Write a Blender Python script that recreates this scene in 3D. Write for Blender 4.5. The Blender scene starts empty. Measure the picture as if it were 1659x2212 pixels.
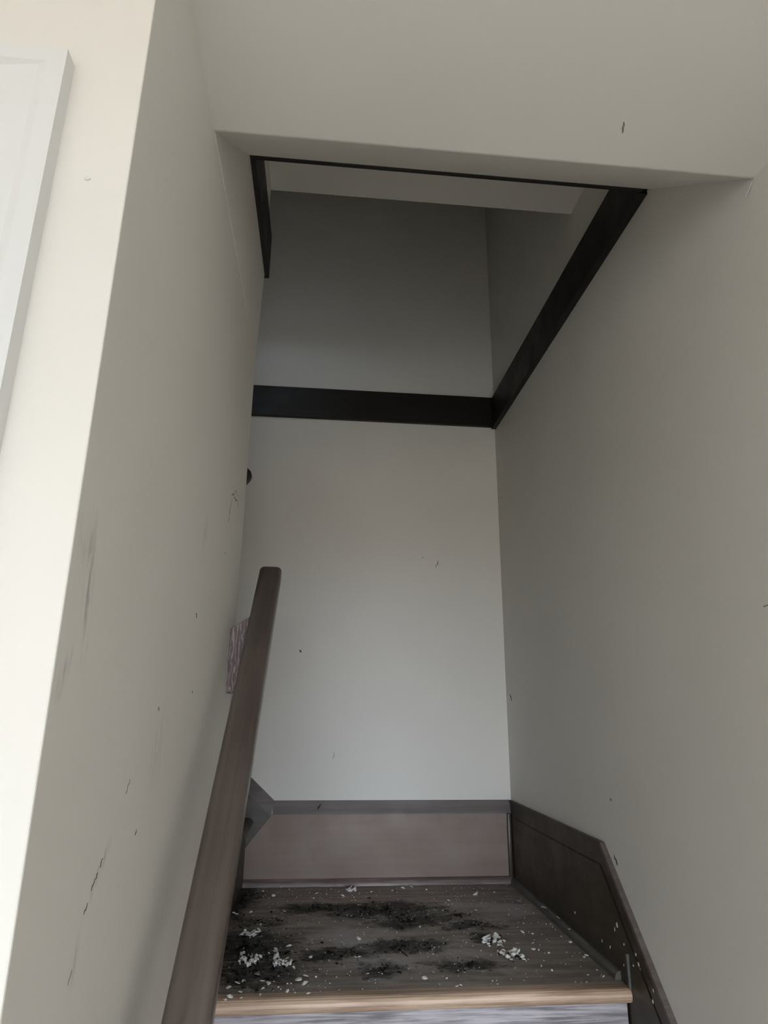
import bpy, bmesh, math, random
from mathutils import Matrix, Vector

# ------------------------------------------------------------------ camera, world, exposure
scene = bpy.context.scene
COL = scene.collection
cam_data = bpy.data.cameras.new('camera')
cam_data.sensor_fit = 'HORIZONTAL'
cam_data.sensor_width = 36.0
cam_data.lens = 1397.54 * 36.0 / 1659.0
cam_data.clip_start = 0.02
cam = bpy.data.objects.new('camera', cam_data)
COL.objects.link(cam)
_r = (0.995201, -0.097434, 0.009064)
_d = (0.036691, 0.285674, -0.957624)
_f = (0.090716, 0.953361, 0.287877)
cam.matrix_world = Matrix(((_r[0], -_d[0], -_f[0], 0.0),
                           (_r[1], -_d[1], -_f[1], 0.0),
                           (_r[2], -_d[2], -_f[2], 1.515),
                           (0, 0, 0, 1)))
scene.camera = cam

SKY = (0.71, 0.84, 1.0)               # overcast sky above the horizon
GROUND = (0.125, 0.108, 0.088)        # dull ground below it
SKY_STRENGTH = 29.5
WIN = (-1.6, 1.75, 0.10, 2.22)         # x0, x1, z0, z1 of the glazed doors in the rear wall
REAR_Y = -6.5
ROOM_X1 = 3.4
RIGHT_END_Y = 0.0                     # the stair wall on the right ends here, the room opens beside it
world = bpy.data.worlds.new('overcast_sky')
scene.world = world
world.use_nodes = True
wt = world.node_tree
bg = wt.nodes['Background']
tc = wt.nodes.new('ShaderNodeTexCoord')
sx = wt.nodes.new('ShaderNodeSeparateXYZ')
mr = wt.nodes.new('ShaderNodeMapRange')
mr.inputs['From Min'].default_value = -0.01
mr.inputs['From Max'].default_value = 0.015
mx = wt.nodes.new('ShaderNodeMix')
mx.data_type = 'RGBA'
mx.inputs[6].default_value = (*GROUND, 1)
mx.inputs[7].default_value = (*SKY, 1)
wt.links.new(tc.outputs['Generated'], sx.inputs[0])
wt.links.new(sx.outputs['Z'], mr.inputs['Value'])
wt.links.new(mr.outputs['Result'], mx.inputs[0])
wt.links.new(mx.outputs[2], bg.inputs['Color'])
bg.inputs['Strength'].default_value = SKY_STRENGTH
pl = bpy.data.lights.new('window_portal', 'AREA')
pl.shape = 'RECTANGLE'
pl.size = WIN[1] - WIN[0]
pl.size_y = WIN[3] - WIN[2]
pl.cycles.is_portal = True
po = bpy.data.objects.new('window_portal', pl)
po.location = ((WIN[0] + WIN[1]) / 2, REAR_Y - 0.01, (WIN[2] + WIN[3]) / 2)
po.rotation_euler = (math.radians(90), 0, 0)
COL.objects.link(po)

vs = scene.view_settings
vs.view_transform = 'Standard'
vs.look = 'None'
vs.exposure = 0.0
vs.gamma = 1.0
vs.use_curve_mapping = False
scene.cycles.max_bounces = 7
scene.cycles.use_adaptive_sampling = True
scene.cycles.adaptive_threshold = 0.06
scene.cycles.adaptive_min_samples = 24
scene.cycles.diffuse_bounces = 6

random.seed(11)

# ------------------------------------------------------------------ materials
class N:
    """tiny node-tree helper"""
    def __init__(s, name):
        s.m = bpy.data.materials.new(name)
        s.m.use_nodes = True
        s.t = s.m.node_tree
        s.b = s.t.nodes['Principled BSDF']
    def n(s, kind, **kw):
        nd = s.t.nodes.new(kind)
        for k, v in kw.items():
            if k.startswith('_'):
                setattr(nd, k[1:], v)
            else:
                nd.inputs[k.replace('__', ' ')].default_value = v
        return nd
    def l(s, a, b):
        s.t.links.new(a, b)
    def coords(s, loc=(0, 0, 0), rot=(0, 0, 0), scale=(1, 1, 1), vtype='POINT', space='Object'):
        c = s.n('ShaderNodeTexCoord')
        mp = s.n('ShaderNodeMapping', _vector_type=vtype)
        mp.inputs['Location'].default_value = loc
        mp.inputs['Rotation'].default_value = rot
        mp.inputs['Scale'].default_value = scale
        s.l(c.outputs[space], mp.inputs['Vector'])
        return mp.outputs['Vector']
    def noise(s, vec, scale, detail=4.0, rough=0.55, dist=0.0):
        nd = s.n('ShaderNodeTexNoise', Scale=scale, Detail=detail, Roughness=rough, Distortion=dist)
        s.l(vec, nd.inputs['Vector'])
        return nd.outputs['Fac']
    def ramp(s, fac, lo, hi, a=0.0, b=1.0):
        nd = s.n('ShaderNodeMapRange', _interpolation_type='SMOOTHSTEP')
        nd.inputs['From Min'].default_value = lo
        nd.inputs['From Max'].default_value = hi
        nd.inputs['To Min'].default_value = a
        nd.inputs['To Max'].default_value = b
        s.l(fac, nd.inputs['Value'])
        return nd.outputs['Result']
    def math(s, op, a, b, clamp=False):
        nd = s.n('ShaderNodeMath', _operation=op, _use_clamp=clamp)
        for i, v in enumerate((a, b)):
            if isinstance(v, (int, float)):
                nd.inputs[i].default_value = v
            else:
                s.l(v, nd.inputs[i])
        return nd.outputs[0]
    def mix(s, fac, a, b):
        nd = s.n('ShaderNodeMix', _data_type='RGBA')
        for sock, v in ((nd.inputs[0], fac), (nd.inputs[6], a), (nd.inputs[7], b)):
            if isinstance(v, tuple):
                sock.default_value = (*v, 1)
            elif isinstance(v, (int, float)):
                sock.default_value = v
            else:
                s.l(v, sock)
        return nd.outputs[2]
    def bump(s, h, strength, dist=0.002):
        nd = s.n('ShaderNodeBump', Strength=strength, Distance=dist)
        s.l(h, nd.inputs['Height'])
        s.l(nd.outputs['Normal'], s.b.inputs['Normal'])
    def done(s, color, rough=0.6, spec=0.4):
        if isinstance(color, tuple):
            s.b.inputs['Base Color'].default_value = (*color, 1)
        else:
            s.l(color, s.b.inputs['Base Color'])
        if isinstance(rough, (int, float)):
            s.b.inputs['Roughness'].default_value = rough
        else:
            s.l(rough, s.b.inputs['Roughness'])
        s.b.inputs['Specular IOR Level'].default_value = spec
        return s.m


PAINT = (0.775, 0.748, 0.698)


def paint(name, base=PAINT, smudges=(), rough=0.62):
    """matt wall paint; smudges = (centre, rotation_x, half sizes yz, strength) grime with a shape of its own"""
    k = N(name)
    v = k.coords()
    big = k.ramp(k.noise(v, 1.6, 2), 0.35, 0.65)
    c = k.mix(big, tuple(x * 0.97 for x in base), tuple(min(1, x * 1.02) for x in base))
    if smudges:
        streak = k.ramp(k.noise(k.coords(rot=(math.radians(12), 0, 0), scale=(1, 60, 7)), 2.2, 3, 0.7), 0.40, 0.68)
    for cen, rx, half, st in smudges:
        w = k.coords(loc=cen, rot=(rx, 0, 0), scale=(1e4, half[0], half[1]), vtype='TEXTURE')
        ln = k.n('ShaderNodeVectorMath', _operation='LENGTH')
        k.l(w, ln.inputs[0])
        m = k.ramp(ln.outputs['Value'], 0.1, 1.0, 1.0, 0.0)
        m = k.math('MULTIPLY', k.math('MULTIPLY', m, streak), st, True)
        c = k.mix(m, c, (0.10, 0.095, 0.09))
    return k.done(c, rough, 0.35)


def wood(name, dark, light, axis='X', rough=0.36, rot=(0, 0, 0), fine=1.0, spec=0.5, contrast=(0.35, 0.7), haze=None, rlo=0.0):
    k = N(name)
    st = {'X': (1.2, 34, 34), 'Y': (34, 1.2, 34), 'Z': (34, 34, 1.2)}[axis]
    v = k.coords(rot=rot)
    mp = k.n('ShaderNodeMapping')
    mp.inputs['Scale'].default_value = tuple(a * fine for a in st)
    k.l(v, mp.inputs['Vector'])
    g = k.noise(mp.outputs['Vector'], 2.2, 6, 0.62, 0.35)
    broad = k.noise(v, 5.5, 3, 0.5)
    f = k.ramp(k.math('ADD', k.math('MULTIPLY', g, 0.7), k.math('MULTIPLY', broad, 0.3)), *contrast)
    c = k.mix(f, dark, light)
    if haze:
        hz = k.ramp(k.noise(v, 9, 5, 0.65), 0.42, 0.75, 0.0, haze[1])
        c = k.mix(hz, c, haze[0])
    r = k.ramp(k.noise(v, 12, 4, 0.6), 0.3, 0.75, rough - rlo, rough + 0.14)
    k.bump(g, 0.12, 0.0008)
    return k.done(c, r, spec)


M = {}
M['paint'] = paint('beige_wall_paint')
M['paint_left'] = paint('beige_wall_paint_scuffed', smudges=(
    ((-0.182, 0.523, 1.60), math.radians(10), (0.016, 0.085), 0.60),
    ((-0.182, 0.497, 1.635), math.radians(5), (0.014, 0.040), 0.35),
    ((-0.182, 0.498, 1.535), math.radians(-20), (0.010, 0.030), 0.5),
    ((-0.182, 0.985, 1.77), 0.0, (0.020, 0.045), 0.32),
    ((-0.182, 0.640, 1.375), math.radians(-50), (0.010, 0.050), 0.45),
    ((-0.182, 0.605, 1.32), math.radians(-20), (0.012, 0.040), 0.3),
    ((-0.182, 0.82, 1.47), math.radians(-30), (0.05, 0.07), 0.15)))
M['ceiling'] = paint('ceiling_paint', (0.785, 0.757, 0.705), rough=0.8)
M['trim_white'] = paint('white_gloss_trim_paint', (0.74, 0.74, 0.73), rough=0.35)
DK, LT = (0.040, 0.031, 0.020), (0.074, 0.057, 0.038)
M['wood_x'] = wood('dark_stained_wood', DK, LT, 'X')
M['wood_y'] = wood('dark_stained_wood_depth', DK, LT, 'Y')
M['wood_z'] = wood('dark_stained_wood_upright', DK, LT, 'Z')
M['band'] = wood('near_black_stained_wood', (0.008, 0.007, 0.005), (0.016, 0.014, 0.010), 'X', rough=0.45)
M['rail'] = wood('brown_varnished_rail_wood', (0.076, 0.056, 0.047), (0.128, 0.098, 0.084), 'Y', rough=0.30, spec=1.0,
                 rot=(math.radians(-40.8), 0, 0), fine=1.3, contrast=(0.3, 0.72))
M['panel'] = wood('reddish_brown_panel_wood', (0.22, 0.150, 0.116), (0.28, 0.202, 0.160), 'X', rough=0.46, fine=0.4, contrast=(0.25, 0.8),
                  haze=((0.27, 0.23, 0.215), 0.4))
M['cap'] = wood('grey_brown_cap_wood', (0.105, 0.082, 0.074), (0.165, 0.135, 0.125), 'X', rough=0.46)
M['shoe'] = wood('worn_pinkish_shoe_wood', (0.13, 0.092, 0.077), (0.36, 0.28, 0.245), 'X', rough=0.42, contrast=(0.4, 0.68))
M['shoe_dark'] = wood('dusty_dark_shoe_wood', (0.085, 0.08, 0.068), (0.14, 0.132, 0.115), 'Y', rough=0.45)
M['nosing'] = wood('worn_tan_nosing_wood', (0.34, 0.225, 0.15), (0.80, 0.58, 0.43), 'X', rough=0.45, contrast=(0.34, 0.66), fine=1.5)
M['riser'] = wood('pale_bare_riser_wood', (0.17, 0.155, 0.16), (0.52, 0.48, 0.50), 'X', rough=0.55, fine=3.0, contrast=(0.36, 0.60))
M['floor'] = wood('light_oak_floor', (0.66, 0.60, 0.53), (0.78, 0.71, 0.63), 'Y', rough=0.45)


def grain_block():
    k = N('raw_pink_figured_wood')
    v = k.coords(scale=(1, 1, 0.22))
    wv = k.n('ShaderNodeTexWave', _wave_type='BANDS', _bands_direction='X', Scale=48.0, Distortion=9.0, Detail=2.5)
    wv.inputs['Detail Scale'].default_value = 3.0
    k.l(v, wv.inputs['Vector'])
    c = k.mix(k.ramp(wv.outputs['Fac'], 0.62, 0.98), (0.150, 0.108, 0.108), (0.34, 0.265, 0.27))
    k.bump(wv.outputs['Fac'], 0.1)
    return k.done(c, 0.5)


M['block'] = grain_block()


def landing_material():
    """grey-brown worn boards with black grime patches (ellipses broken up by noise) and dusty pale areas"""
    k = N('grimy_landing_boards')
    v = k.coords(space='Object')
    mp = k.n('ShaderNodeMapping')
    mp.inputs['Scale'].default_value = (2.0, 22, 30)
    k.l(v, mp.inputs['Vector'])
    g = k.noise(mp.outputs['Vector'], 2.4, 6, 0.65, 0.3)
    c = k.mix(k.ramp(g, 0.30, 0.74), (0.225, 0.19, 0.164), (0.44, 0.38, 0.345))
    warp = k.n('ShaderNodeTexNoise', Scale=13.0, Detail=6.0, Roughness=0.68)
    k.l(v, warp.inputs['Vector'])
    sub = k.n('ShaderNodeVectorMath', _operation='SUBTRACT')
    sub.inputs[1].default_value = (0.5, 0.5, 0.5)
    k.l(warp.outputs['Color'], sub.inputs[0])
    scl = k.n('ShaderNodeVectorMath', _operation='MULTIPLY')
    scl.inputs[1].default_value = (0.22, 0.17, 0.0)
    k.l(sub.outputs[0], scl.inputs[0])
    add = k.n('ShaderNodeVectorMath', _operation='ADD')
    k.l(v, add.inputs[0])
    k.l(scl.outputs[0], add.inputs[1])

    def blob(cx, cy, rx, ry, st, hard=0.55):
        m2 = k.n('ShaderNodeMapping', _vector_type='TEXTURE')
        m2.inputs['Location'].default_value = (cx - ST_LOC[0], cy - ST_LOC[1], 0.975)
        m2.inputs['Scale'].default_value = (rx, ry, 1e4)
        k.l(add.outputs[0], m2.inputs['Vector'])
        ln = k.n('ShaderNodeVectorMath', _operation='LENGTH')
        k.l(m2.outputs['Vector'], ln.inputs[0])
        return k.ramp(ln.outputs['Value'], hard, 1.0, st, 0.0)
    def field(items):
        tot = None
        for (cx, cy, rx, ry, st) in items:
            f = blob(cx, cy, rx * 1.45, ry * 1.45, st, 0.0)
            tot = f if tot is None else k.math('MAXIMUM', tot, f)
        return tot
    mp2 = k.n('ShaderNodeMapping')
    mp2.inputs['Scale'].default_value = (1.0, 2.2, 1.0)
    k.l(v, mp2.inputs['Vector'])
    ragged = k.noise(mp2.outputs['Vector'], 34, 6, 0.72, 0.4)
    soft = k.noise(v, 9, 4, 0.6)
    d = k.math('ADD', field(DUSTY), k.math('MULTIPLY', k.math('SUBTRACT', soft, 0.5), 1.2))
    c = k.mix(k.ramp(d, 0.10, 0.65, 0.0, 0.85), c, (0.46, 0.43, 0.435))
    gf = field(GRIME)
    g1_ = k.math('ADD', gf, k.math('MULTIPLY', k.math('SUBTRACT', soft, 0.5), 0.9))
    c = k.mix(k.ramp(g1_, 0.05, 0.70, 0.0, 0.82), c, (0.052, 0.048, 0.035))       # thin film of dirt
    g2_ = k.math('ADD', gf, k.math('MULTIPLY', k.math('SUBTRACT', ragged, 0.5), 2.6))
    c = k.mix(k.ramp(g2_, 0.40, 0.66, 0.0, 0.95), c, (0.012, 0.012, 0.008))       # caked dirt
    speck = k.ramp(k.noise(v, 75, 4, 0.7), 0.64, 0.72, 0.0, 0.7)
    c = k.mix(speck, c, (0.025, 0.024, 0.018))
    k.bump(k.noise(v, 90, 4, 0.7), 0.25, 0.002)
    return k.done(c, k.ramp(k.noise(v, 16, 4), 0.3, 0.7, 0.42, 0.66), 0.4)


ST_LOC = (0.24, 0.6, 0.0)      # base of the staircase
# grime and dusty areas of the landing: centre x, y, half sizes, strength
GRIME = [(0.20, 2.02, 0.20, 0.10, 0.95), (0.02, 2.05, 0.15, 0.07, 0.8), (0.26, 1.93, 0.13, 0.07, 0.9),
         (-0.15, 1.76, 0.16, 0.17, 0.8), (0.06, 1.70, 0.11, 0.06, 0.85), (0.22, 1.74, 0.12, 0.06, 0.9),
         (-0.11, 1.60, 0.16, 0.10, 0.7), (0.42, 1.88, 0.09, 0.05, 0.8), (0.35, 1.61, 0.10, 0.05, 0.8),
         (0.16, 1.60, 0.09, 0.04, 0.6), (0.44, 1.78, 0.06, 0.03, 0.8), (-0.20, 2.15, 0.06, 0.3, 0.8),
         (-0.12, 1.93, 0.12, 0.06, 0.5), (0.40, 1.96, 0.05, 0.03, 0.6)]
DUSTY = [(0.10, 1.80, 0.13, 0.10, 0.75), (0.20, 1.62, 0.16, 0.11, 0.5), (0.40, 2.05, 0.16, 0.06, 0.6),
         (0.58, 2.00, 0.07, 0.07, 0.7), (0.36, 1.68, 0.08, 0.06, 0.5), (0.30, 2.12, 0.07, 0.03, 0.5),
         (0.06, 2.12, 0.08, 0.03, 0.4), (0.42, 1.58, 0.05, 0.05, 0.4)]
M['landing'] = landing_material()


def plain(name, col, rough=0.7, spec=0.3, var=0.15, scale=60):
    k = N(name)
    v = k.coords()
    c = k.mix(k.ramp(k.noise(v, scale, 4, 0.6), 0.3, 0.7), tuple(x * (1 - var) for x in col), tuple(min(1, x * (1 + var)) for x in col))
    return k.done(c, rough, spec)


M['flake'] = plain('white_paint_flake', (0.80, 0.78, 0.73))
M['flake_grey'] = plain('dirty_grey_flake', (0.24, 0.22, 0.20), scale=120, var=0.35)
M['dirt'] = plain('black_dirt', (0.012, 0.012, 0.008), 0.9, 0.15, 0.4)
M['mark'] = plain('dark_scratch', (0.075, 0.07, 0.065), 0.8, 0.1, 0.3)
M['mark_soft'] = plain('grey_scratch', (0.27, 0.255, 0.235), 0.8, 0.1, 0.3)
M['chip'] = plain('pale_bare_plaster', (0.72, 0.70, 0.66), 0.8, 0.1, 0.1)
M['metal'] = plain('black_metal', (0.02, 0.022, 0.02), 0.35, 0.5, 0.2)
k = N('window_frame_white')
M['frame'] = k.done((0.75, 0.75, 0.75), 0.4)


# ------------------------------------------------------------------ mesh helpers
def link(name, verts, faces, mat, parent=None, loc=None, smooth=False):
    base = Vector(parent_world(parent)) if parent else Vector(loc or (0, 0, 0))
    me = bpy.data.meshes.new(name)
    me.from_pydata([tuple(Vector(v) - base) for v in verts], [], faces)
    bm = bmesh.new()
    bm.from_mesh(me)
    bmesh.ops.recalc_face_normals(bm, faces=bm.faces)
    bm.to_mesh(me)
    bm.free()
    if smooth:
        for f in me.polygons:
            f.use_smooth = True
    me.materials.append(mat)
    o = bpy.data.objects.new(name, me)
    COL.objects.link(o)
    if parent:
        o.parent = parent
    else:
        o.location = base
    return o


def parent_world(o):
    v = Vector((0, 0, 0))
    while o is not None:
        v += o.location
        o = o.parent
    return v


def empty(name, loc):
    o = bpy.data.objects.new(name, None)
    o.empty_display_size = 0.1
    o.location = loc
    COL.objects.link(o)
    return o


def tag(o, label=None, cat=None, group=None, kind=None):
    for a, b in (('label', label), ('category', cat), ('group', group), ('kind', kind)):
        if b:
            o[a] = b
    return o


def boxes(*bs):
    """vertices and faces of axis-aligned boxes (x0,x1,y0,y1,z0,z1)"""
    V, F = [], []
    for x0, x1, y0, y1, z0, z1 in bs:
        n = len(V)
        V += [(x, y, z) for z in (z0, z1) for y in (y0, y1) for x in (x0, x1)]
        F += [tuple(n + i for i in q) for q in ((0, 2, 3, 1), (4, 5, 7, 6), (0, 1, 5, 4), (2, 6, 7, 3), (0, 4, 6, 2), (1, 3, 7, 5))]
    return V, F


def prism(poly, axis, a, b):
    """polygon in the plane across the axis, extruded from a to b.  axis X: (y,z); Y: (x,z); Z: (x,y)"""
    f = {'X': lambda p, t: (t, p[0], p[1]), 'Y': lambda p, t: (p[0], t, p[1]), 'Z': lambda p, t: (p[0], p[1], t)}[axis]
    n = len(poly)
    V = [f(p, a) for p in poly] + [f(p, b) for p in poly]
    F = [tuple(range(n)), tuple(range(2 * n - 1, n - 1, -1))] + [(i, (i + 1) % n, n + (i + 1) % n, n + i) for i in range(n)]
    return V, F


def bevel(o, w, seg=2):
    bm = bmesh.new()
    bm.from_mesh(o.data)
    bmesh.ops.bevel(bm, geom=bm.edges[:], offset=w, segments=seg, profile=0.5, affect='EDGES', clamp_overlap=True)
    for f in bm.faces:
        f.smooth = True
    bm.to_mesh(o.data)
    bm.free()
    if hasattr(o.data, 'set_sharp_from_angle'):
        o.data.set_sharp_from_angle(angle=math.radians(35))
    return o


def quarter(r, seg=6):
    """quarter-round profile: corner at (0,0), going out to (r,0) and up to (0,r)"""
    return [(0, 0)] + [(r * math.cos(t * math.pi / 2 / seg), r * math.sin(t * math.pi / 2 / seg)) for t in range(seg + 1)]


def struct(name, vf, mat, **kw):
    return tag(link(name, vf[0], vf[1], mat, **kw), kind='structure')


# ------------------------------------------------------------------ the setting
XL, XR, YB, ZL = -0.182, 0.655, 2.300, 0.975     # left wall, right wall, back wall, landing top
CZ = 2.320                                       # room ceiling
wall_back = struct('wall_back', boxes((-2.3, 0.80, YB, YB + 0.1, 0, 4.2)), M['paint'])
wall_right = struct('wall_right', boxes((XR, XR + 0.14, RIGHT_END_Y, YB, 0, 4.2)), M['paint'])
wall_left = struct('wall_left', prism([(XL - 0.1, 0), (XL, 0), (XL, CZ), (XL + 0.007, 2.57), (XL + 0.007, 2.841), (XL - 0.1, 2.841)],
                                      'Y', 0.578, 1.425), M['paint_left'])
# front end of the left wall and the closet front are one wall with a doorway
DX0, DX1, DZ = -1.075, -0.312, 2.008
wall_front = struct('wall_front', boxes((DX1, XL, 0.478, 0.578, 0, CZ), (-2.6, DX0, 0.478, 0.578, 0, CZ), (DX0, DX1, 0.478, 0.578, DZ, CZ)), M['paint_left'])
wall_stairwell = struct('wall_stairwell', boxes((-2.3, XL - 0.1, 1.325, 1.425, 0, 4.2), (XL - 0.1, XR, 1.345, 1.439, 2.95, 4.2)), M['paint'])
wall_end = struct('wall_end', boxes((-2.4, -2.3, 1.325, YB + 0.1, 0, 4.2)), M['paint'])
wall_far = struct('wall_far', boxes((-2.7, -2.6, REAR_Y, 0.578, 0, CZ)), M['paint'])
wall_side = struct('wall_side', boxes((ROOM_X1, ROOM_X1 + 0.1, REAR_Y, 1.4, 0, CZ), (XR + 0.14, ROOM_X1 + 0.1, 1.4, 1.5, 0, CZ)), M['paint'])
wall_rear = struct('wall_rear', boxes((-2.7, WIN[0], REAR_Y - 0.12, REAR_Y, 0, CZ), (WIN[1], ROOM_X1 + 0.1, REAR_Y - 0.12, REAR_Y, 0, CZ),
                                      (WIN[0], WIN[1], REAR_Y - 0.12, REAR_Y, 0, WIN[2]), (WIN[0], WIN[1], REAR_Y - 0.12, REAR_Y, WIN[3], CZ)), M['paint'])
floor = struct('floor', boxes((-2.7, ROOM_X1 + 0.1, REAR_Y - 0.12, YB + 0.1, -0.1, 0)), M['floor'])
ceiling = struct('ceiling', boxes((-2.7, ROOM_X1 + 0.1, REAR_Y - 0.12, 0.478, CZ, CZ + 0.08), (XR + 0.14, ROOM_X1 + 0.1, 0.478, 1.5, CZ, CZ + 0.08)), M['ceiling'])
soffit = struct('ceiling_bulkhead', prism([(0.478, CZ), (0.768, CZ), (1.047, 2.560), (1.047, 2.95), (0.478, 2.95)], 'X', XL, XR), M['ceiling'])
bm = bmesh.new(); bm.from_mesh(soffit.data); bm.edges.ensure_lookup_table()
bmesh.ops.bevel(bm, geom=[e for e in bm.edges if all(abs(v.co.y - 0.768) < 1e-4 for v in e.verts)], offset=0.003, segments=2, profile=0.5, affect='EDGES')
bm.to_mesh(soffit.data); bm.free()
ceiling_upper = struct('ceiling_upper', boxes((XL - 0.02, XR, 1.047, 1.439, 2.841, 2.95)), M['ceiling'])
ceiling_stairwell = struct('ceiling_stairwell', boxes((-2.4, 0.80, 1.325, YB + 0.1, 4.2, 4.3)), M['ceiling'])

# round the vertical corner bead of the left wall a little
bm = bmesh.new(); bm.from_mesh(wall_front.data)
bmesh.ops.bevel(bm, geom=[e for e in bm.edges if all(abs(v.co.x - XL) < 1e-4 and abs(v.co.y - 0.478) < 1e-4 for v in e.verts)],
                offset=0.0015, segments=2, profile=0.5, affect='EDGES')
bm.to_mesh(wall_front.data); bm.free()

# drywall tape ridge continuing the ceiling line along the left wall
ridge = link('tape_ridge', *prism([(XL - 0.001, CZ - 0.0015), (XL + 0.0007, CZ), (XL - 0.001, CZ + 0.0012)], 'Y', 0.77, 1.25), M['paint'], wall_left)

# dark fascia boards round the stairwell opening
BZ0, BZ1 = 2.563, 2.692
trim_1 = struct('trim_1', boxes((-2.3, XR, YB - 0.016, YB, 2.572, 2.697)), M['band'])
trim_2 = struct('trim_2', boxes((XR - 0.014, XR, 1.047, YB - 0.016, BZ0 + 0.004, BZ1)), M['band'])
trim_3 = struct('trim_3', boxes((XL + 0.004, XL + 0.017, 1.047, 1.440, BZ0, BZ1)), M['band'])
trim_4 = struct('trim_4', boxes((XL + 0.017, XR - 0.014, 1.047, 1.058, BZ0 - 0.004, BZ1)), M['band'])
for t in (trim_1, trim_2, trim_3, trim_4):
    bevel(t, 0.0015, 1)
link('bottom_bead', *boxes((XR - 0.018, XR, 1.06, YB - 0.016, BZ0 - 0.003, BZ0 + 0.010)), M['band'], trim_2)

# ------------------------------------------------------------------ base boards of the landing
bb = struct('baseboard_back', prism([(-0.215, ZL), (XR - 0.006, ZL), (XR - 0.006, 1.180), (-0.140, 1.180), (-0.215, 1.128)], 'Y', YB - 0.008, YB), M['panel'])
cap = link('cap', *prism([(YB, 1.180), (YB - 0.013, 1.180), (YB - 0.012, 1.186), (YB - 0.004, 1.219), (YB, 1.220)], 'X', -0.132, XR - 0.006), M['cap'], bb)
# the cap climbs to the left with the upper flight
SL = 0.90
for nm, lo, hi, pr, mt in (('climbing_cap', 0.0, 0.045, 0.012, 'cap'), ('climbing_board', -0.34, 0.0, 0.009, 'wood_x')):
    z0 = 1.174
    link(nm, *prism([(-0.138, z0 + lo if lo == 0 else z0 - 0.0), (-0.128, z0 + hi) if hi else (-0.138, z0), (-1.6, z0 + hi + SL * 1.46), (-1.6, z0 + lo + SL * 1.46)]
                    + ([(-0.30, 0.975)] if lo < 0 else []), 'Y', YB - pr, YB), M[mt], bb)
shoe_b = link('shoe_moulding', *prism([(YB - 0.008 - a, ZL + b * 1.15) for a, b in quarter(0.017)], 'X', -0.212, XR - 0.008), M['shoe'], bb, smooth=False)
corner = link('corner_bead', *boxes((XR - 0.020, XR - 0.007, YB - 0.020, YB - 0.008, ZL + 0.016, 1.182)), M['wood_z'], bb)
bevel(corner, 0.004, 2)

TA = 0.962
ytop = 1.556
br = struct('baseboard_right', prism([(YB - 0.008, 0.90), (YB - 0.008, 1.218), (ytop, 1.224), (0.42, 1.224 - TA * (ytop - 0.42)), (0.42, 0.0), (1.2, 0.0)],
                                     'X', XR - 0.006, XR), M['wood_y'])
def ribbon(y0, z0, y1, z1, h, x0, x1):
    return prism([(y0, z0), (y1, z1), (y1, z1 - h), (y0, z0 - h)], 'X', x0, x1)
lip1 = link('top_lip', *ribbon(YB - 0.010, 1.2205, ytop, 1.2265, 0.006, XR - 0.010, XR), M['wood_y'], br)
lip2 = link('top_lip', *ribbon(ytop, 1.2265, 0.42, 1.2265 - TA * (ytop - 0.42), 0.011, XR - 0.012, XR), M['cap'], br)
g1 = link('groove_bead', *ribbon(YB - 0.06, 1.172, ytop + 0.02, 1.178, 0.003, XR - 0.0075, XR), M['band'], br)
g2 = link('groove_bead', *ribbon(ytop + 0.02, 1.178, 0.42, 1.178 - TA * (ytop + 0.02 - 0.42), 0.004, XR - 0.0075, XR), M['band'], br)
shoe_r = link('shoe_moulding', *prism([(XR - 0.006 - a, ZL + b * 1.2) for a, b in quarter(0.014)], 'Y', 1.512, YB - 0.022), M['shoe_dark'], br)
stp = link('upright_strip', *boxes((XR - 0.011, XR - 0.004, 1.466, 1.472, ZL, 1.036)), M['shoe_dark'], br)
bl = struct('baseboard_left', prism([(1.42, 1.08), (0.60, 1.08 - TA * 0.82), (0.60, 0.0), (1.42, 0.0)], 'X', XL, XL + 0.006), M['wood_y'])

# ------------------------------------------------------------------ staircase
RISE, RUN = 0.195, 0.215
st = tag(empty('staircase', ST_LOC), 'dark wooden staircase turning left at a dirty square landing', 'staircase')


def nose(y, ztop, x0, x1, r=0.0135, depth=0.05):
    """half-round nosing profile running along X"""
    pts = [(y + depth, ztop), (y + r, ztop)]
    for i in range(1, 8):
        a = math.pi / 2 + math.pi * i / 8
        pts.append((y + r + r * math.cos(a), ztop - r + r * math.sin(a)))
    pts += [(y + r, ztop - 2 * r), (y + depth, ztop - 2 * r)]
    return prism(pts, 'X', x0, x1)


x0s, x1s = XL + 0.006, XR - 0.006
for i in range(1, 5):
    yn = 1.465 - RUN * (5 - i)
    z = RISE * i
    link('riser', *boxes((x0s, x1s, yn + 0.022, yn + 0.034, z - RISE, z - 0.027)), M['riser'], st)
    t = link('tread', *boxes((x0s, x1s, yn + 0.04, yn + RUN + 0.034, z - 0.027, z)), M['wood_x'], st)
    link('nosing', *nose(yn, z, x0s, x1s, depth=0.04), M['nosing'], st, smooth=False)
link('riser', *boxes((x0s, x1s - 0.004, 1.465 + 0.020, 1.465 + 0.032, ZL - RISE, ZL - 0.027)), M['riser'], st)
land = link('landing_tread', *prism([(x0s, 1.50), (x1s, 1.50), (x1s, YB - 0.008), (-0.235, YB - 0.008), (-0.235, 1.428), (XL + 0.001, 1.428), (XL + 0.006, 1.50)],
                                    'Z', ZL - 0.027, ZL), M['landing'], st)
nz = link('nosing', *nose(1.465, ZL, XL + 0.006, XR - 0.001, depth=0.035), M['nosing'], st)
nz['label'] = 'worn tan rounded nosing of the landing'
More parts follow.
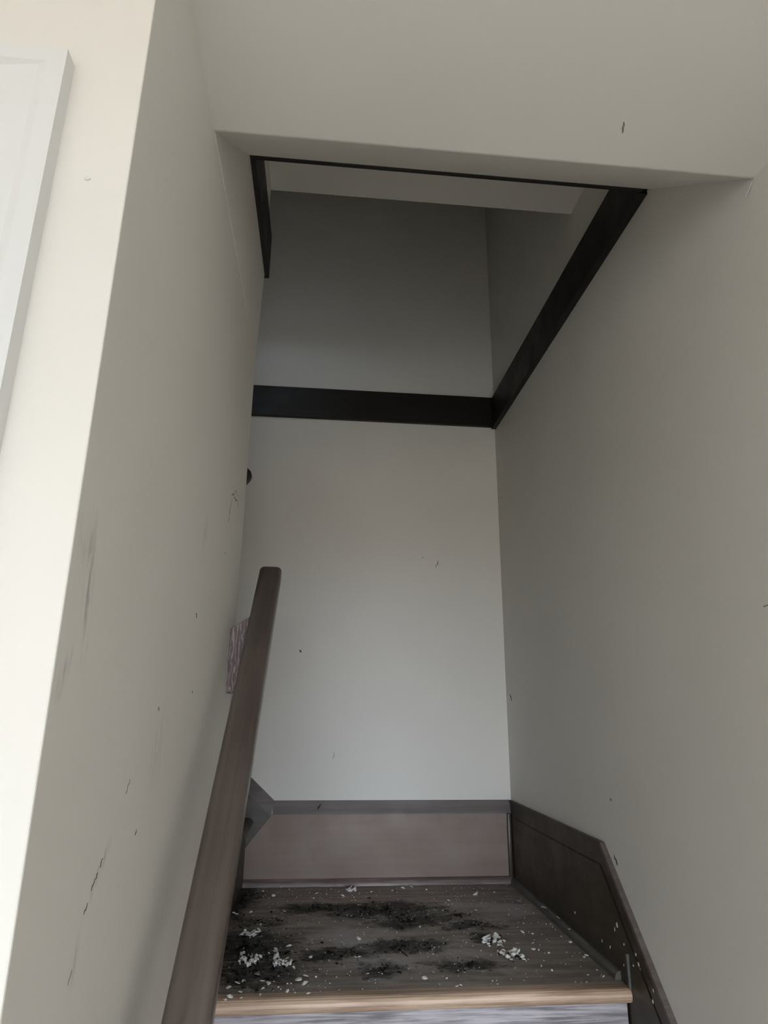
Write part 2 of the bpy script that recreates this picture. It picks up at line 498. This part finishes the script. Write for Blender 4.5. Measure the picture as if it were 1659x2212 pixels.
for i in range(1, 8):
    xn = -0.192 - RUN * (i - 1)
    z = ZL + RISE * i
    link('riser', *boxes((xn - 0.032, xn - 0.020, 1.428, YB - 0.010, z - RISE, z - 0.027)), M['wood_y'], st)
    V, F = nose(0, z, 1.428, YB - 0.010, depth=0.04)
    link('nosing', [(xn - y, x, zz) for x, y, zz in V], F, M['wood_y'], st)
    link('tread', *boxes((xn - RUN - 0.034, xn - 0.04, 1.428, YB - 0.010, z - 0.027, z)), M['landing'], st)

# ------------------------------------------------------------------ handrail of the lower flight
hr = tag(empty('handrail', (-0.12, 0.60, 0)), 'long brown wooden handrail with a rounded top end climbing the left wall', 'handrail')
RS = 0.863


def rail_mesh(p0, p1, width_dir, wdt, thk, rad, end_rad, seg=5):
    """rounded rectangular bar whose TOP centre line runs p0 -> p1, with softened ends"""
    p0, p1, wd = Vector(p0), Vector(p1), Vector(width_dir).normalized()
    d = (p1 - p0).normalized()
    up = wd.cross(d)
    if up.z < 0:
        up = -up
    prof = []
    for cx, cy, a0 in ((wdt / 2 - rad, -rad, 0), (-wdt / 2 + rad, -rad, 90), (-wdt / 2 + rad, -thk + rad, 180), (wdt / 2 - rad, -thk + rad, 270)):
        for i in range(seg + 1):
            a = math.radians(a0 + 90 * i / seg)
            prof.append((cx + rad * math.cos(a), cy + rad * math.sin(a)))
    L = (p1 - p0).length
    rings = []
    K = 6
    for i in range(K + 1):
        a = math.pi / 2 * i / K
        rings.append((end_rad * (1 - math.sin(a)), end_rad * (1 - math.cos(a))))
    stations = [(s, ins) for s, ins in reversed([(e, n) for n, e in [(end_rad * (1 - math.cos(math.pi / 2 * i / K)), end_rad * (1 - math.sin(math.pi / 2 * i / K))) for i in range(K + 1)]])]
    seq = []
    for i in range(K + 1):
        a = math.pi / 2 * i / K
        seq.append((end_rad * (1 - math.cos(a)), end_rad * (1 - math.sin(a))))      # distance from the end, inset
    st_ = [(s, ins) for s, ins in seq] + [(L - s, ins) for s, ins in reversed(seq)]
    V, F = [], []
    n = len(prof)
    cy0 = -thk / 2
    for s, ins in st_:
        kx = (wdt / 2 - ins) / (wdt / 2)
        ky = (thk / 2 - min(ins, thk / 2 * 0.8)) / (thk / 2)
        for x, y in prof:
            V.append(tuple(p0 + d * s + wd * (x * kx) + up * (cy0 + (y - cy0) * ky)))
    m = len(st_)
    for j in range(m - 1):
        for i in range(n):
            F.append((j * n + i, j * n + (i + 1) % n, (j + 1) * n + (i + 1) % n, (j + 1) * n + i))
    F.append(tuple(range(n)))
    F.append(tuple(range((m - 1) * n, m * n)))
    return V, F


RX0, RX1 = -0.1445, -0.0945
V, F = rail_mesh(((RX0 + RX1) / 2, 0.545, 1.826 - RS * (1.484 - 0.545)), ((RX0 + RX1) / 2, 1.484, 1.826), (1, 0, 0), RX1 - RX0, 0.036, 0.011, 0.012)
rail = link('rail', V, F, M['rail'], hr, smooth=True)
blk = link('mounting_block', *prism([(XL, 1.537), (XL, 1.664), (-0.146, 1.688), (-0.116, 1.700), (-0.108, 1.66), (-0.158, 1.548), (-0.170, 1.537)], 'Y', 1.350, 1.380), M['block'], hr)
blk['label'] = 'raw pink figured wood mounting block'
bevel(blk, 0.0012, 1)
for yb in (0.80,):
    zt = 1.826 - RS * (1.484 - yb) - 0.045
    b = link('bracket', *boxes((XL, -0.12, yb - 0.008, yb + 0.008, zt - 0.03, zt - 0.022), (-0.126, -0.112, yb - 0.008, yb + 0.008, zt - 0.03, zt)), M['metal'], hr)

# handrail of the upper flight: only its rounded end shows past the wall end
hr2 = tag(empty('handrail', (-0.6, 1.49, 1.1)), 'dark rounded handrail end peeking past the end of the left wall', 'handrail')
V, F = rail_mesh((-0.1715, 1.495, 2.046), (-1.15, 1.495, 2.046 + 0.9 * 0.9785), (0, 1, 0), 0.050, 0.046, 0.019, 0.018)
link('rail', V, F, M['band'], hr2, smooth=True)
link('bracket', *boxes((-0.42, -0.40, 1.425, 1.50, 2.18, 2.19), (-0.42, -0.40, 1.485, 1.50, 2.19, 2.215)), M['metal'], hr2)

# ------------------------------------------------------------------ closet door and casing
door = struct('door_1', boxes((DX0 + 0.004, DX1 - 0.004, 0.498, 0.538, 0.006, DZ - 0.004)), M['trim_white'])
CW, CT = 0.068, 0.017
cx1 = DX1 + CW


def casing_profile(a, b):
    """stepped casing across its width: thick outer back band, thinner face"""
    return [(a, 0.478), (a, 0.478 - CT), (a - 0.016, 0.478 - CT), (a - 0.024, 0.478 - CT + 0.003), (b + 0.006, 0.478 - CT + 0.006), (b, 0.478 - 0.008), (b, 0.478)]


ca = link('casing_upright', *prism(casing_profile(cx1, DX1), 'Z', 0, DZ + CW), M['trim_white'], door)
cb = link('casing_upright', *prism([(DX0 + DX1 - x, y) for x, y in casing_profile(cx1, DX1)], 'Z', 0, DZ + CW), M['trim_white'], door)
cc = link('casing_head', *prism([(0.478, DZ), (0.470, DZ), (0.478 - CT + 0.006, DZ + 0.006), (0.478 - CT + 0.004, DZ + CW - 0.020), (0.478 - CT, DZ + CW - 0.016),
                                 (0.478 - CT, DZ + CW), (0.478, DZ + CW)], 'X', DX0 - 0.001, DX1 + 0.001), M['trim_white'], door)
for s_ in (0, 1):      # back band returns over the uprights
    xa, xb = (DX1, cx1 - 0.0162) if s_ == 0 else (DX0 - CW + 0.0162, DX0)
    link('back_band', *prism([(0.478 - CT + 0.006, DZ + CW - 0.019), (0.478 - CT, DZ + CW - 0.016), (0.478 - CT, DZ + CW - 0.0002), (0.478 - CT + 0.006, DZ + CW - 0.0002)], 'X', xa, xb), M['trim_white'], door)
for px0, px1, pz0, pz1 in ((DX0 + 0.11, DX1 - 0.11, 0.22, 0.92), (DX0 + 0.11, DX1 - 0.11, 1.06, 1.88)):
    pn = link('panel', *boxes((px0, px1, 0.490, 0.500, pz0, pz1)), M['trim_white'], door)
    bevel(pn, 0.004, 1)
kn = bmesh.new()
bmesh.ops.create_uvsphere(kn, u_segments=16, v_segments=10, radius=0.026)
for v in kn.verts:
    v.co = Vector((v.co.x, v.co.y * 0.75, v.co.z)) + Vector((DX0 + 0.07, 0.45, 1.0))
link('knob', [tuple(v.co) for v in kn.verts], [tuple(v.index for v in f.verts) for f in kn.faces], M['metal'], door, smooth=True)
kn.free()

# window behind the viewer
w0, w1, z0, z1 = WIN
win = struct('window_1', boxes((w0, w1, REAR_Y - 0.10, REAR_Y - 0.04, z0, z0 + 0.05), (w0, w1, REAR_Y - 0.10, REAR_Y - 0.04, z1 - 0.05, z1),
                               (w0, w0 + 0.05, REAR_Y - 0.10, REAR_Y - 0.04, z0, z1), (w1 - 0.05, w1, REAR_Y - 0.10, REAR_Y - 0.04, z0, z1),
                               ((w0 + w1) / 2 - 0.025, (w0 + w1) / 2 + 0.025, REAR_Y - 0.09, REAR_Y - 0.05, z0, z1)), M['frame'])

# ------------------------------------------------------------------ marks on walls and ceiling
def mark(name, parent, pts, width, mat, normal, off=0.0006):
    """thin irregular ribbon lying on a surface along pts (world), tapered at both ends"""
    nrm = Vector(normal)
    P = [Vector(p) for p in pts]
    V, F = [], []
    n = len(P)
    for i, p in enumerate(P):
        d = (P[min(i + 1, n - 1)] - P[max(i - 1, 0)]).normalized()
        s = d.cross(nrm).normalized()
        wd = width * (0.35 if i in (0, n - 1) else random.uniform(0.75, 1.15)) / 2
        for sg in (-1, 1):
            for h in (0.0, off):
                V.append(tuple(p + s * (sg * wd) + nrm * h))
    for i in range(n - 1):
        a, b = 4 * i, 4 * i + 4
        F += [(a + 1, a + 3, b + 3, b + 1), (a, a + 1, b + 1, b), (a + 3, a + 2, b + 2, b + 3)]
    F += [(0, 2, 3, 1), (4 * n - 4, 4 * n - 3, 4 * n - 1, 4 * n - 2)]
    return link(name, V, F, M[mat], parent)


def jag(a, b, n=4, amp=0.15):
    a, b = Vector(a), Vector(b)
    L = (b - a).length
    out = []
    for i in range(n + 1):
        t = i / n
        p = a.lerp(b, t)
        if 0 < i < n:
            q = (b - a).cross(Vector((1, 1, 1))).normalized()
            p = p + Vector((0 if abs(a.x - b.x) < 1e-9 else q.x, 0 if abs(a.y - b.y) < 1e-9 else q.y, q.z if abs(a.z - b.z) > 1e-9 else 0)) * random.uniform(-amp, amp) * L
        out.append(p)
    return out


NX = (1, 0, 0)
for a, b, wdt, mt in (((1.217, 1.903), (1.255, 1.926), 0.0016, 'mark'), ((1.255, 1.926), (1.319, 1.936), 0.0012, 'mark_soft'),
                      ((1.255, 1.910), (1.297, 1.922), 0.0016, 'mark'), ((1.297, 1.922), (1.319, 1.910), 0.0012, 'mark_soft'),
                      ((1.227, 1.899), (1.211, 1.878), 0.0014, 'mark_soft'), ((1.211, 1.878), (1.213, 1.862), 0.0022, 'mark'),
                      ((1.213, 1.860), (1.203, 1.845), 0.0014, 'mark_soft'), ((0.969, 1.643), (0.977, 1.637), 0.003, 'mark'),
                      ((0.648, 1.386), (0.642, 1.380), 0.0009, 'mark'), ((0.638, 1.377), (0.634, 1.373), 0.0009, 'mark'),
                      ((0.632, 1.374), (0.626, 1.366), 0.0009, 'mark'), ((0.620, 1.359), (0.614, 1.352), 0.0009, 'mark'),
                      ((0.708, 1.444), (0.698, 1.432), 0.0012, 'mark_soft'), ((0.756, 1.391), (0.752, 1.386), 0.0014, 'mark'),
                      ((0.601, 1.318), (0.596, 1.309), 0.0012, 'mark_soft'), ((0.797, 1.512), (0.799, 1.508), 0.002, 'mark'),
                      ((0.994, 1.534), (0.996, 1.531), 0.002, 'mark'), ((1.192, 1.786), (1.196, 1.783), 0.003, 'mark')):
    mark('scratch', wall_left, jag((XL + 0.0002, *a), (XL + 0.0002, *b)), wdt, mt, NX, 0.0003)
mark('paint_chip', wall_left, jag((XL + 0.0002, 1.196, 1.810), (XL + 0.0002, 1.208, 1.798), 3), 0.006, 'chip', NX, 0.0004)
NB = (0, -1, 0)
for a, b, wdt, mt in (((0.419, 2.031), (0.412, 2.004), 0.003, 'mark_soft'), ((-0.069, 1.700), (-0.064, 1.692), 0.005, 'mark'),
                      ((0.061, 1.370), (0.055, 1.344), 0.002, 'mark_soft'), ((0.365, 2.045), (0.362, 2.035), 0.002, 'mark_soft')):
    mark('scratch', wall_back, jag((a[0], YB - 0.0002, a[1]), (b[0], YB - 0.0002, b[1])), wdt, mt, NB, 0.0004)
mark('scratch', bb, jag((0.021, YB - 0.0095, 1.212), (0.012, YB - 0.0135, 1.195), 3, 0.05), 0.003, 'dirt', NB, 0.0006)
NR = (-1, 0, 0)
for a, b, wdt, mt in (((2.239, 2.266), (2.237, 2.260), 0.004, 'mark'), ((2.252, 1.560), (2.240, 1.536), 0.006, 'mark'),
                      ((1.504, 1.324), (1.500, 1.320), 0.004, 'mark'), ((1.508, 1.210), (1.496, 1.192), 0.004, 'mark'),
                      ((0.905, 1.664), (0.890, 1.662), 0.0015, 'mark_soft')):
    mark('scratch', wall_right, jag((XR - 0.0002, *a), (XR - 0.0002, *b)), wdt, mt, NR, 0.0004)
mark('peeling_paint', wall_right, [(XR - 0.0005, 0.772, 2.316), (XR - 0.004, 0.776, 2.308), (XR - 0.006, 0.784, 2.298)], 0.005, 'chip', NR, 0.001)
mark('scratch', soffit, jag((0.405, 0.690, CZ - 0.0002), (0.412, 0.709, CZ - 0.0002), 4, 0.06), 0.0022, 'mark_soft', (0, 0, -1), 0.0004)
mark('nail_pop', wall_front, [(-0.2185, 0.4778, 1.951), (-0.216, 0.4778, 1.952), (-0.2135, 0.4778, 1.951)], 0.005, 'chip', NB, 0.0008)

# ------------------------------------------------------------------ debris on the landing
def flake_geo(cx, cy, z, size, rng, tilt=0.35, flat=0.55):
    """an irregular curled chip of paint: 5 to 7 corners, real thickness"""
    n = rng.randint(5, 7)
    a0 = rng.uniform(0, 6.28)
    el = rng.uniform(0.55, 1.0)
    rot = rng.uniform(0, 3.14)
    top, bot = [], []
    rx, ry = rng.uniform(-tilt, tilt), rng.uniform(-tilt, tilt)
    th = max(0.0009, size * 0.10)
    pts = []
    for i in range(n):
        a = a0 + 6.283 * i / n
        r = size / 2 * rng.uniform(0.65, 1.15)
        x, y = r * math.cos(a), r * math.sin(a) * el
        pts.append((x * math.cos(rot) - y * math.sin(rot), x * math.sin(rot) + y * math.cos(rot)))
    hs = [x * rx + y * ry + rng.uniform(0, size * 0.12) for x, y in pts]
    mn = min(hs)
    V = [(cx + x, cy + y, z + h - mn) for (x, y), h in zip(pts, hs)] + [(cx + x, cy + y, z + h - mn + th) for (x, y), h in zip(pts, hs)]
    V.append((cx, cy, z + (sum(hs) / n - mn) + th + size * rng.uniform(0.05, 0.22)))
    F = [tuple(range(n - 1, -1, -1))] + [(i, (i + 1) % n, n + (i + 1) % n, n + i) for i in range(n)]
    F += [(n + i, n + (i + 1) % n, 2 * n) for i in range(n)]
    return V, F


rng = random.Random(5)
FLAKES = [(-0.11, 2.179, 0.0109), (0.094, 2.167, 0.011), (0.017, 2.196, 0.0097), (-0.066, 2.247, 0.0057), (-0.093, 2.275, 0.0043), (-0.145, 2.231, 0.0056), (-0.125, 2.101, 0.0066), (-0.07, 2.023, 0.0089), (-0.161, 2.025, 0.0076), (-0.205, 2.016, 0.0075), (-0.196, 2.007, 0.0075), (-0.104, 2.03, 0.0051), (-0.126, 1.917, 0.0059), (-0.133, 1.959, 0.0037), (-0.046, 1.755, 0.0119), (-0.09, 1.713, 0.0042), (-0.101, 1.702, 0.0042), (-0.031, 1.625, 0.007), (0.005, 1.681, 0.0073), (0.105, 1.674, 0.0062), (0.114, 1.676, 0.0062), (0.119, 1.794, 0.0101), (0.046, 2.189, 0.0055), (0.009, 2.148, 0.0054), (0.017, 1.571, 0.0048), (-0.006, 1.573, 0.0096), (-0.105, 1.592, 0.0136), (-0.13, 1.561, 0.0076), (-0.093, 1.556, 0.0094), (-0.079, 1.545, 0.0113), (-0.019, 1.553, 0.0123), (-0.007, 1.538, 0.0131), (-0.041, 1.54, 0.0037), (-0.033, 1.54, 0.0028), (-0.142, 1.548, 0.0084), (-0.156, 1.528, 0.0092), (-0.131, 1.505, 0.0082), (-0.126, 1.479, 0.0044), (-0.148, 1.483, 0.0107), (-0.155, 1.469, 0.0115), (-0.088, 1.517, 0.0073), (-0.039, 1.502, 0.0064), (-0.024, 1.495, 0.0054), (0.002, 1.491, 0.0063), (-0.091, 1.491, 0.0045), (0.061, 1.502, 0.0073), (-0.058, 1.526, 0.0037), (0.24, 1.546, 0.0105), (0.263, 1.581, 0.0118), (0.125, 1.578, 0.0058), (0.312, 2.251, 0.0101), (0.283, 2.232, 0.0114), (0.248, 2.218, 0.0057), (0.354, 2.222, 0.0057), (0.28, 1.872, 0.0071), (0.182, 2.206, 0.0056), (0.291, 1.719, 0.0054), (0.398, 2.219, 0.0057), (0.492, 2.157, 0.0167), (0.525, 2.239, 0.0058), (0.555, 2.174, 0.0056), (0.398, 2.095, 0.0108), (0.604, 2.083, 0.0121), (0.456, 1.998, 0.009), (0.365, 2.008, 0.0051), (0.537, 1.956, 0.0038), (0.632, 1.946, 0.0176), (0.641, 1.86, 0.0072), (0.436, 1.919, 0.0074), (0.532, 1.813, 0.0104), (0.553, 1.801, 0.0058), (0.556, 1.884, 0.0036), (0.638, 1.772, 0.0046), (0.626, 1.737, 0.0056), (0.532, 1.734, 0.0066), (0.522, 1.697, 0.0097), (0.532, 1.691, 0.0043), (0.55, 1.672, 0.0053), (0.63, 1.649, 0.0074), (0.621, 1.641, 0.0084), (0.506, 1.595, 0.005), (0.521, 1.57, 0.006), (0.588, 1.54, 0.0039), (0.612, 1.529, 0.0049), (0.618, 1.529, 0.0058), (0.571, 1.506, 0.0076), (0.619, 1.566, 0.005), (0.287, 1.543, 0.0048), (0.308, 1.506, 0.0066), (0.3, 1.504, 0.0047)]
A = [(-0.162, 1.843, 0.0102), (-0.152, 1.835, 0.0102), (-0.143, 1.821, 0.009), (-0.136, 1.831, 0.009), (-0.13, 1.84, 0.0091), (-0.159, 1.852, 0.008)]
B = [(-0.147, 1.7, 0.0104), (-0.147, 1.672, 0.0092), (-0.137, 1.661, 0.0101), (-0.127, 1.639, 0.009), (-0.122, 1.663, 0.0112), (-0.116, 1.678, 0.0123), (-0.111, 1.667, 0.0082), (-0.129, 1.688, 0.0072), (-0.117, 1.652, 0.0091), (-0.149, 1.656, 0.0071), (-0.135, 1.68, 0.0082)]
Cc = [(-0.073, 1.721, 0.0106), (-0.071, 1.689, 0.0093), (-0.07, 1.659, 0.0112), (-0.072, 1.635, 0.009), (-0.064, 1.64, 0.009), (-0.056, 1.647, 0.0081), (-0.05, 1.634, 0.009), (-0.045, 1.654, 0.0091), (-0.04, 1.638, 0.008), (-0.063, 1.661, 0.0081), (-0.053, 1.629, 0.007)]
D = [(0.421, 1.745, 0.0111), (0.441, 1.769, 0.0124), (0.454, 1.765, 0.0112), (0.455, 1.733, 0.0088), (0.441, 1.743, 0.0133), (0.425, 1.725, 0.0098), (0.421, 1.764, 0.009), (0.446, 1.721, 0.0087), (0.43, 1.757, 0.01), (0.466, 1.751, 0.0067)]
E = [(0.434, 1.668, 0.0084), (0.444, 1.659, 0.0105), (0.457, 1.675, 0.0096), (0.459, 1.652, 0.0125), (0.471, 1.657, 0.0105), (0.475, 1.648, 0.0094), (0.478, 1.637, 0.0083), (0.446, 1.642, 0.0104), (0.468, 1.666, 0.0095), (0.45, 1.636, 0.0083)]
Fm = [(0.118, 2.221, 0.0155), (0.127, 2.236, 0.0128), (0.134, 2.22, 0.0099), (0.122, 2.247, 0.0086)]
SK = [(1.755, 1.033, 0.008), (1.51, 1.076, 0.0098), (1.524, 1.063, 0.0079), (1.598, 1.02, 0.0062), (1.556, 1.021, 0.007), (1.484, 1.048, 0.0048), (1.448, 1.022, 0.0074), (1.432, 1.046, 0.0092), (1.423, 1.031, 0.0109), (1.419, 1.024, 0.0073), (1.493, 1.008, 0.0048), (1.37, 1.007, 0.0052), (1.376, 0.987, 0.0105), (1.711, 0.998, 0.011)]
def where(x, y):
    dep = 'by the front nosing' if y < 1.56 else 'along the back moulding' if y > 2.12 else None
    if dep is None:
        if x < -0.02:
            return 'beside the ragged clumps' if y < 1.78 else 'left of the black dirt'
        if x > 0.50:
            return 'close to the right skirting board'
        return 'between the black dirt patches in the middle'
    return dep + (', handrail side' if x < 0.05 else ', skirting side' if x > 0.40 else ', in the middle')


spots = []
for x, y, s in FLAKES:
    grey = abs(s - 0.0176) < 1e-6 or rng.random() < 0.10
    spots.append((x, y, s, grey, where(x, y)))
seen = {}
for x, y, s, grey, at in sorted(spots, key=lambda q: -q[2]):
    z = ZL + 0.0002
    if x > XR - 0.021 - s / 2:
        x = min(x, XR - 0.008 - s / 2)
        z = ZL + 0.0165
    V, F = flake_geo(x, y, z, s * 1.35, rng)
    o = link('paint_flake', V, F, M['flake_grey' if grey else 'flake'], loc=(x, y, z))
    col = 'grey dirty' if grey else 'white paint'
    n = seen[(grey, at)] = seen.get((grey, at), 0) + 1
    rank = {1: 'largest ', 2: 'second largest '}.get(n, 'small ')
    tag(o, rank + col + ' flake on the landing, ' + at, 'paint flake', ('grey flakes ' if grey else 'white flakes ') + at)
for i, (y, z, s) in enumerate(SK[:-1]):
    x = XR - 0.0062
    V, F = flake_geo(0, 0, 0, s * 1.25, rng, 0.1)
    o = link('paint_flake', [(x - c * 0.4, y + a * 0.6, z + b) for a, b, c in V], F, M['flake'], loc=(x, y, z))
    tag(o, 'thin white paint flake stuck to the dark right skirting board', 'paint flake', 'white flakes stuck on the skirting board')

clumps = (('A', A, 'small grey-white crumbled clump on the left of the landing, behind two larger ones', 0.8),
          ('B', B, 'large ragged white clump next to the handrail, leftmost on the landing', 1.0),
          ('C', Cc, 'white crumbled clump with a tall upright tip, right of the leftmost clump', 1.0),
          ('D', D, 'white crumbly paint heap beside a black patch, rear one of two at right', 1.0),
          ('E', E, 'white crumbly paint heap, front one of the two at right', 1.0),
          ('F', Fm, 'pointed white paint chip near the back moulding of the landing', 1.1))
for key, pts, lab, kz in clumps:
    cx = sum(p[0] for p in pts) / len(pts)
    cy = sum(p[1] for p in pts) / len(pts)
    V, F = [], []
    for x, y, s in pts:
        for rep in range(2):
            dx, dy = rng.gauss(0, s * 0.35), rng.gauss(0, s * 0.35)
            hz = rng.uniform(0, 0.010 * kz) * (1 if rep else 0)
            v, f = flake_geo(x + dx, y + dy, ZL + 0.0002 + hz, s * rng.choice((0.5, 0.75, 1.0, 1.35)), rng, 0.9)
            F += [tuple(i + len(V) for i in q) for q in f]
            V += v
    for x, y, s in pts:
        for rep in range(2):
            bl_ = bmesh.new()
            bmesh.ops.create_icosphere(bl_, subdivisions=1, radius=1.0)
            sc = s * rng.uniform(0.28, 0.55)
            ox, oy, oz = x + rng.gauss(0, s * 0.3), y + rng.gauss(0, s * 0.3), ZL + sc * 0.45 + (rng.uniform(0, 0.006) if key != 'F' else 0)
            kk = [rng.uniform(0.6, 1.3), rng.uniform(0.6, 1.3), rng.uniform(0.4, 0.9)]
            v = [(ox + p.co.x * sc * kk[0] * rng.uniform(0.7, 1.25), oy + p.co.y * sc * kk[1] * rng.uniform(0.7, 1.25),
                  max(ZL + 0.0002, oz + p.co.z * sc * kk[2] * rng.uniform(0.7, 1.25))) for p in bl_.verts]
            f = [tuple(q.index for q in p.verts) for p in bl_.faces]
            bl_.free()
            F += [tuple(i + len(V) for i in q) for q in f]
            V += v
    if key == 'C':
        v, f = flake_geo(-0.071, 1.690, ZL, 0.012, rng, 0.2)
        F += [tuple(i + len(V) for i in q) for q in f]
        V += [(a, b, ZL + 0.0004 + (c - ZL) * 3.5) for a, b, c in v]
    o = link('debris_clump', V, F, M['flake'], loc=(cx, cy, ZL))
    tag(o, lab, 'debris', 'crumbled paint clumps on the landing')
    # black crumbs caught in the clump
    V2, F2 = [], []
    for x, y, s in pts:
        for rep in range(2):
            v, f = flake_geo(x + rng.gauss(0, s * 0.5), y + rng.gauss(0, s * 0.5), ZL + 0.0002, s * rng.uniform(0.4, 0.7), rng, 0.9)
            F2 += [tuple(i + len(V2) for i in q) for q in f]
            V2 += v
    link('black_crumbs', V2, F2, M['dirt'], o)['kind'] = 'stuff'

# black dirt: more crumbs than anyone could count
V, F = [], []
for cx, cy, rx, ry, stg in GRIME:
    for i in range(int(9000 * rx * ry * stg) + 25):
        a, r = rng.uniform(0, 6.283), min(1.25, abs(rng.gauss(0, 0.55)))
        x, y = cx + rx * r * math.cos(a), cy + ry * r * math.sin(a)
        if not (-0.20 < x < XR - 0.03 and 1.50 < y < YB - 0.03):
            continue
        if x < XL + 0.02 and y < 1.44:
            continue
        s = 0.0016 + 0.0085 * rng.random() ** 5
        v, f = flake_geo(x, y, ZL + 0.0001, s, rng, 0.3)
        kx = rng.uniform(0.9, 1.7)
        v = [(x + (p[0] - x) * kx, p[1], p[2]) for p in v]
        F += [tuple(i2 + len(V) for i2 in q) for q in f]
        V += v
dirt = link('loose_dirt', V, F, M['dirt'], loc=(0.2, 1.85, ZL))
tag(dirt, 'black crumbly dirt scattered in patches over the landing', 'dirt', kind='stuff')
V, F = [], []
for i in range(480):
    x, y = rng.uniform(-0.17, XR - 0.03), rng.uniform(1.50, YB - 0.03)
    v, f = flake_geo(x, y, ZL + 0.0001, rng.uniform(0.0014, 0.0036), rng, 0.2)
    F += [tuple(i2 + len(V) for i2 in q) for q in f]
    V += v
dust = link('paint_crumbs', V, F, M['flake'], dirt)
tag(dust, 'tiny pale paint crumbs', kind='stuff')
tw = link('twig', *prism([(0, 0), (0.0012, 0.001), (0, 0.002), (-0.0012, 0.001)], 'Y', 0, 0.05), M['dirt'], loc=(0, 0, 0))
tw.location = (0.222, 1.672, ZL + 0.0004)
tw.rotation_euler = (0, 0, math.radians(18))
tag(tw, 'thin dark twig lying beside a black dirt patch on the landing', 'twig')
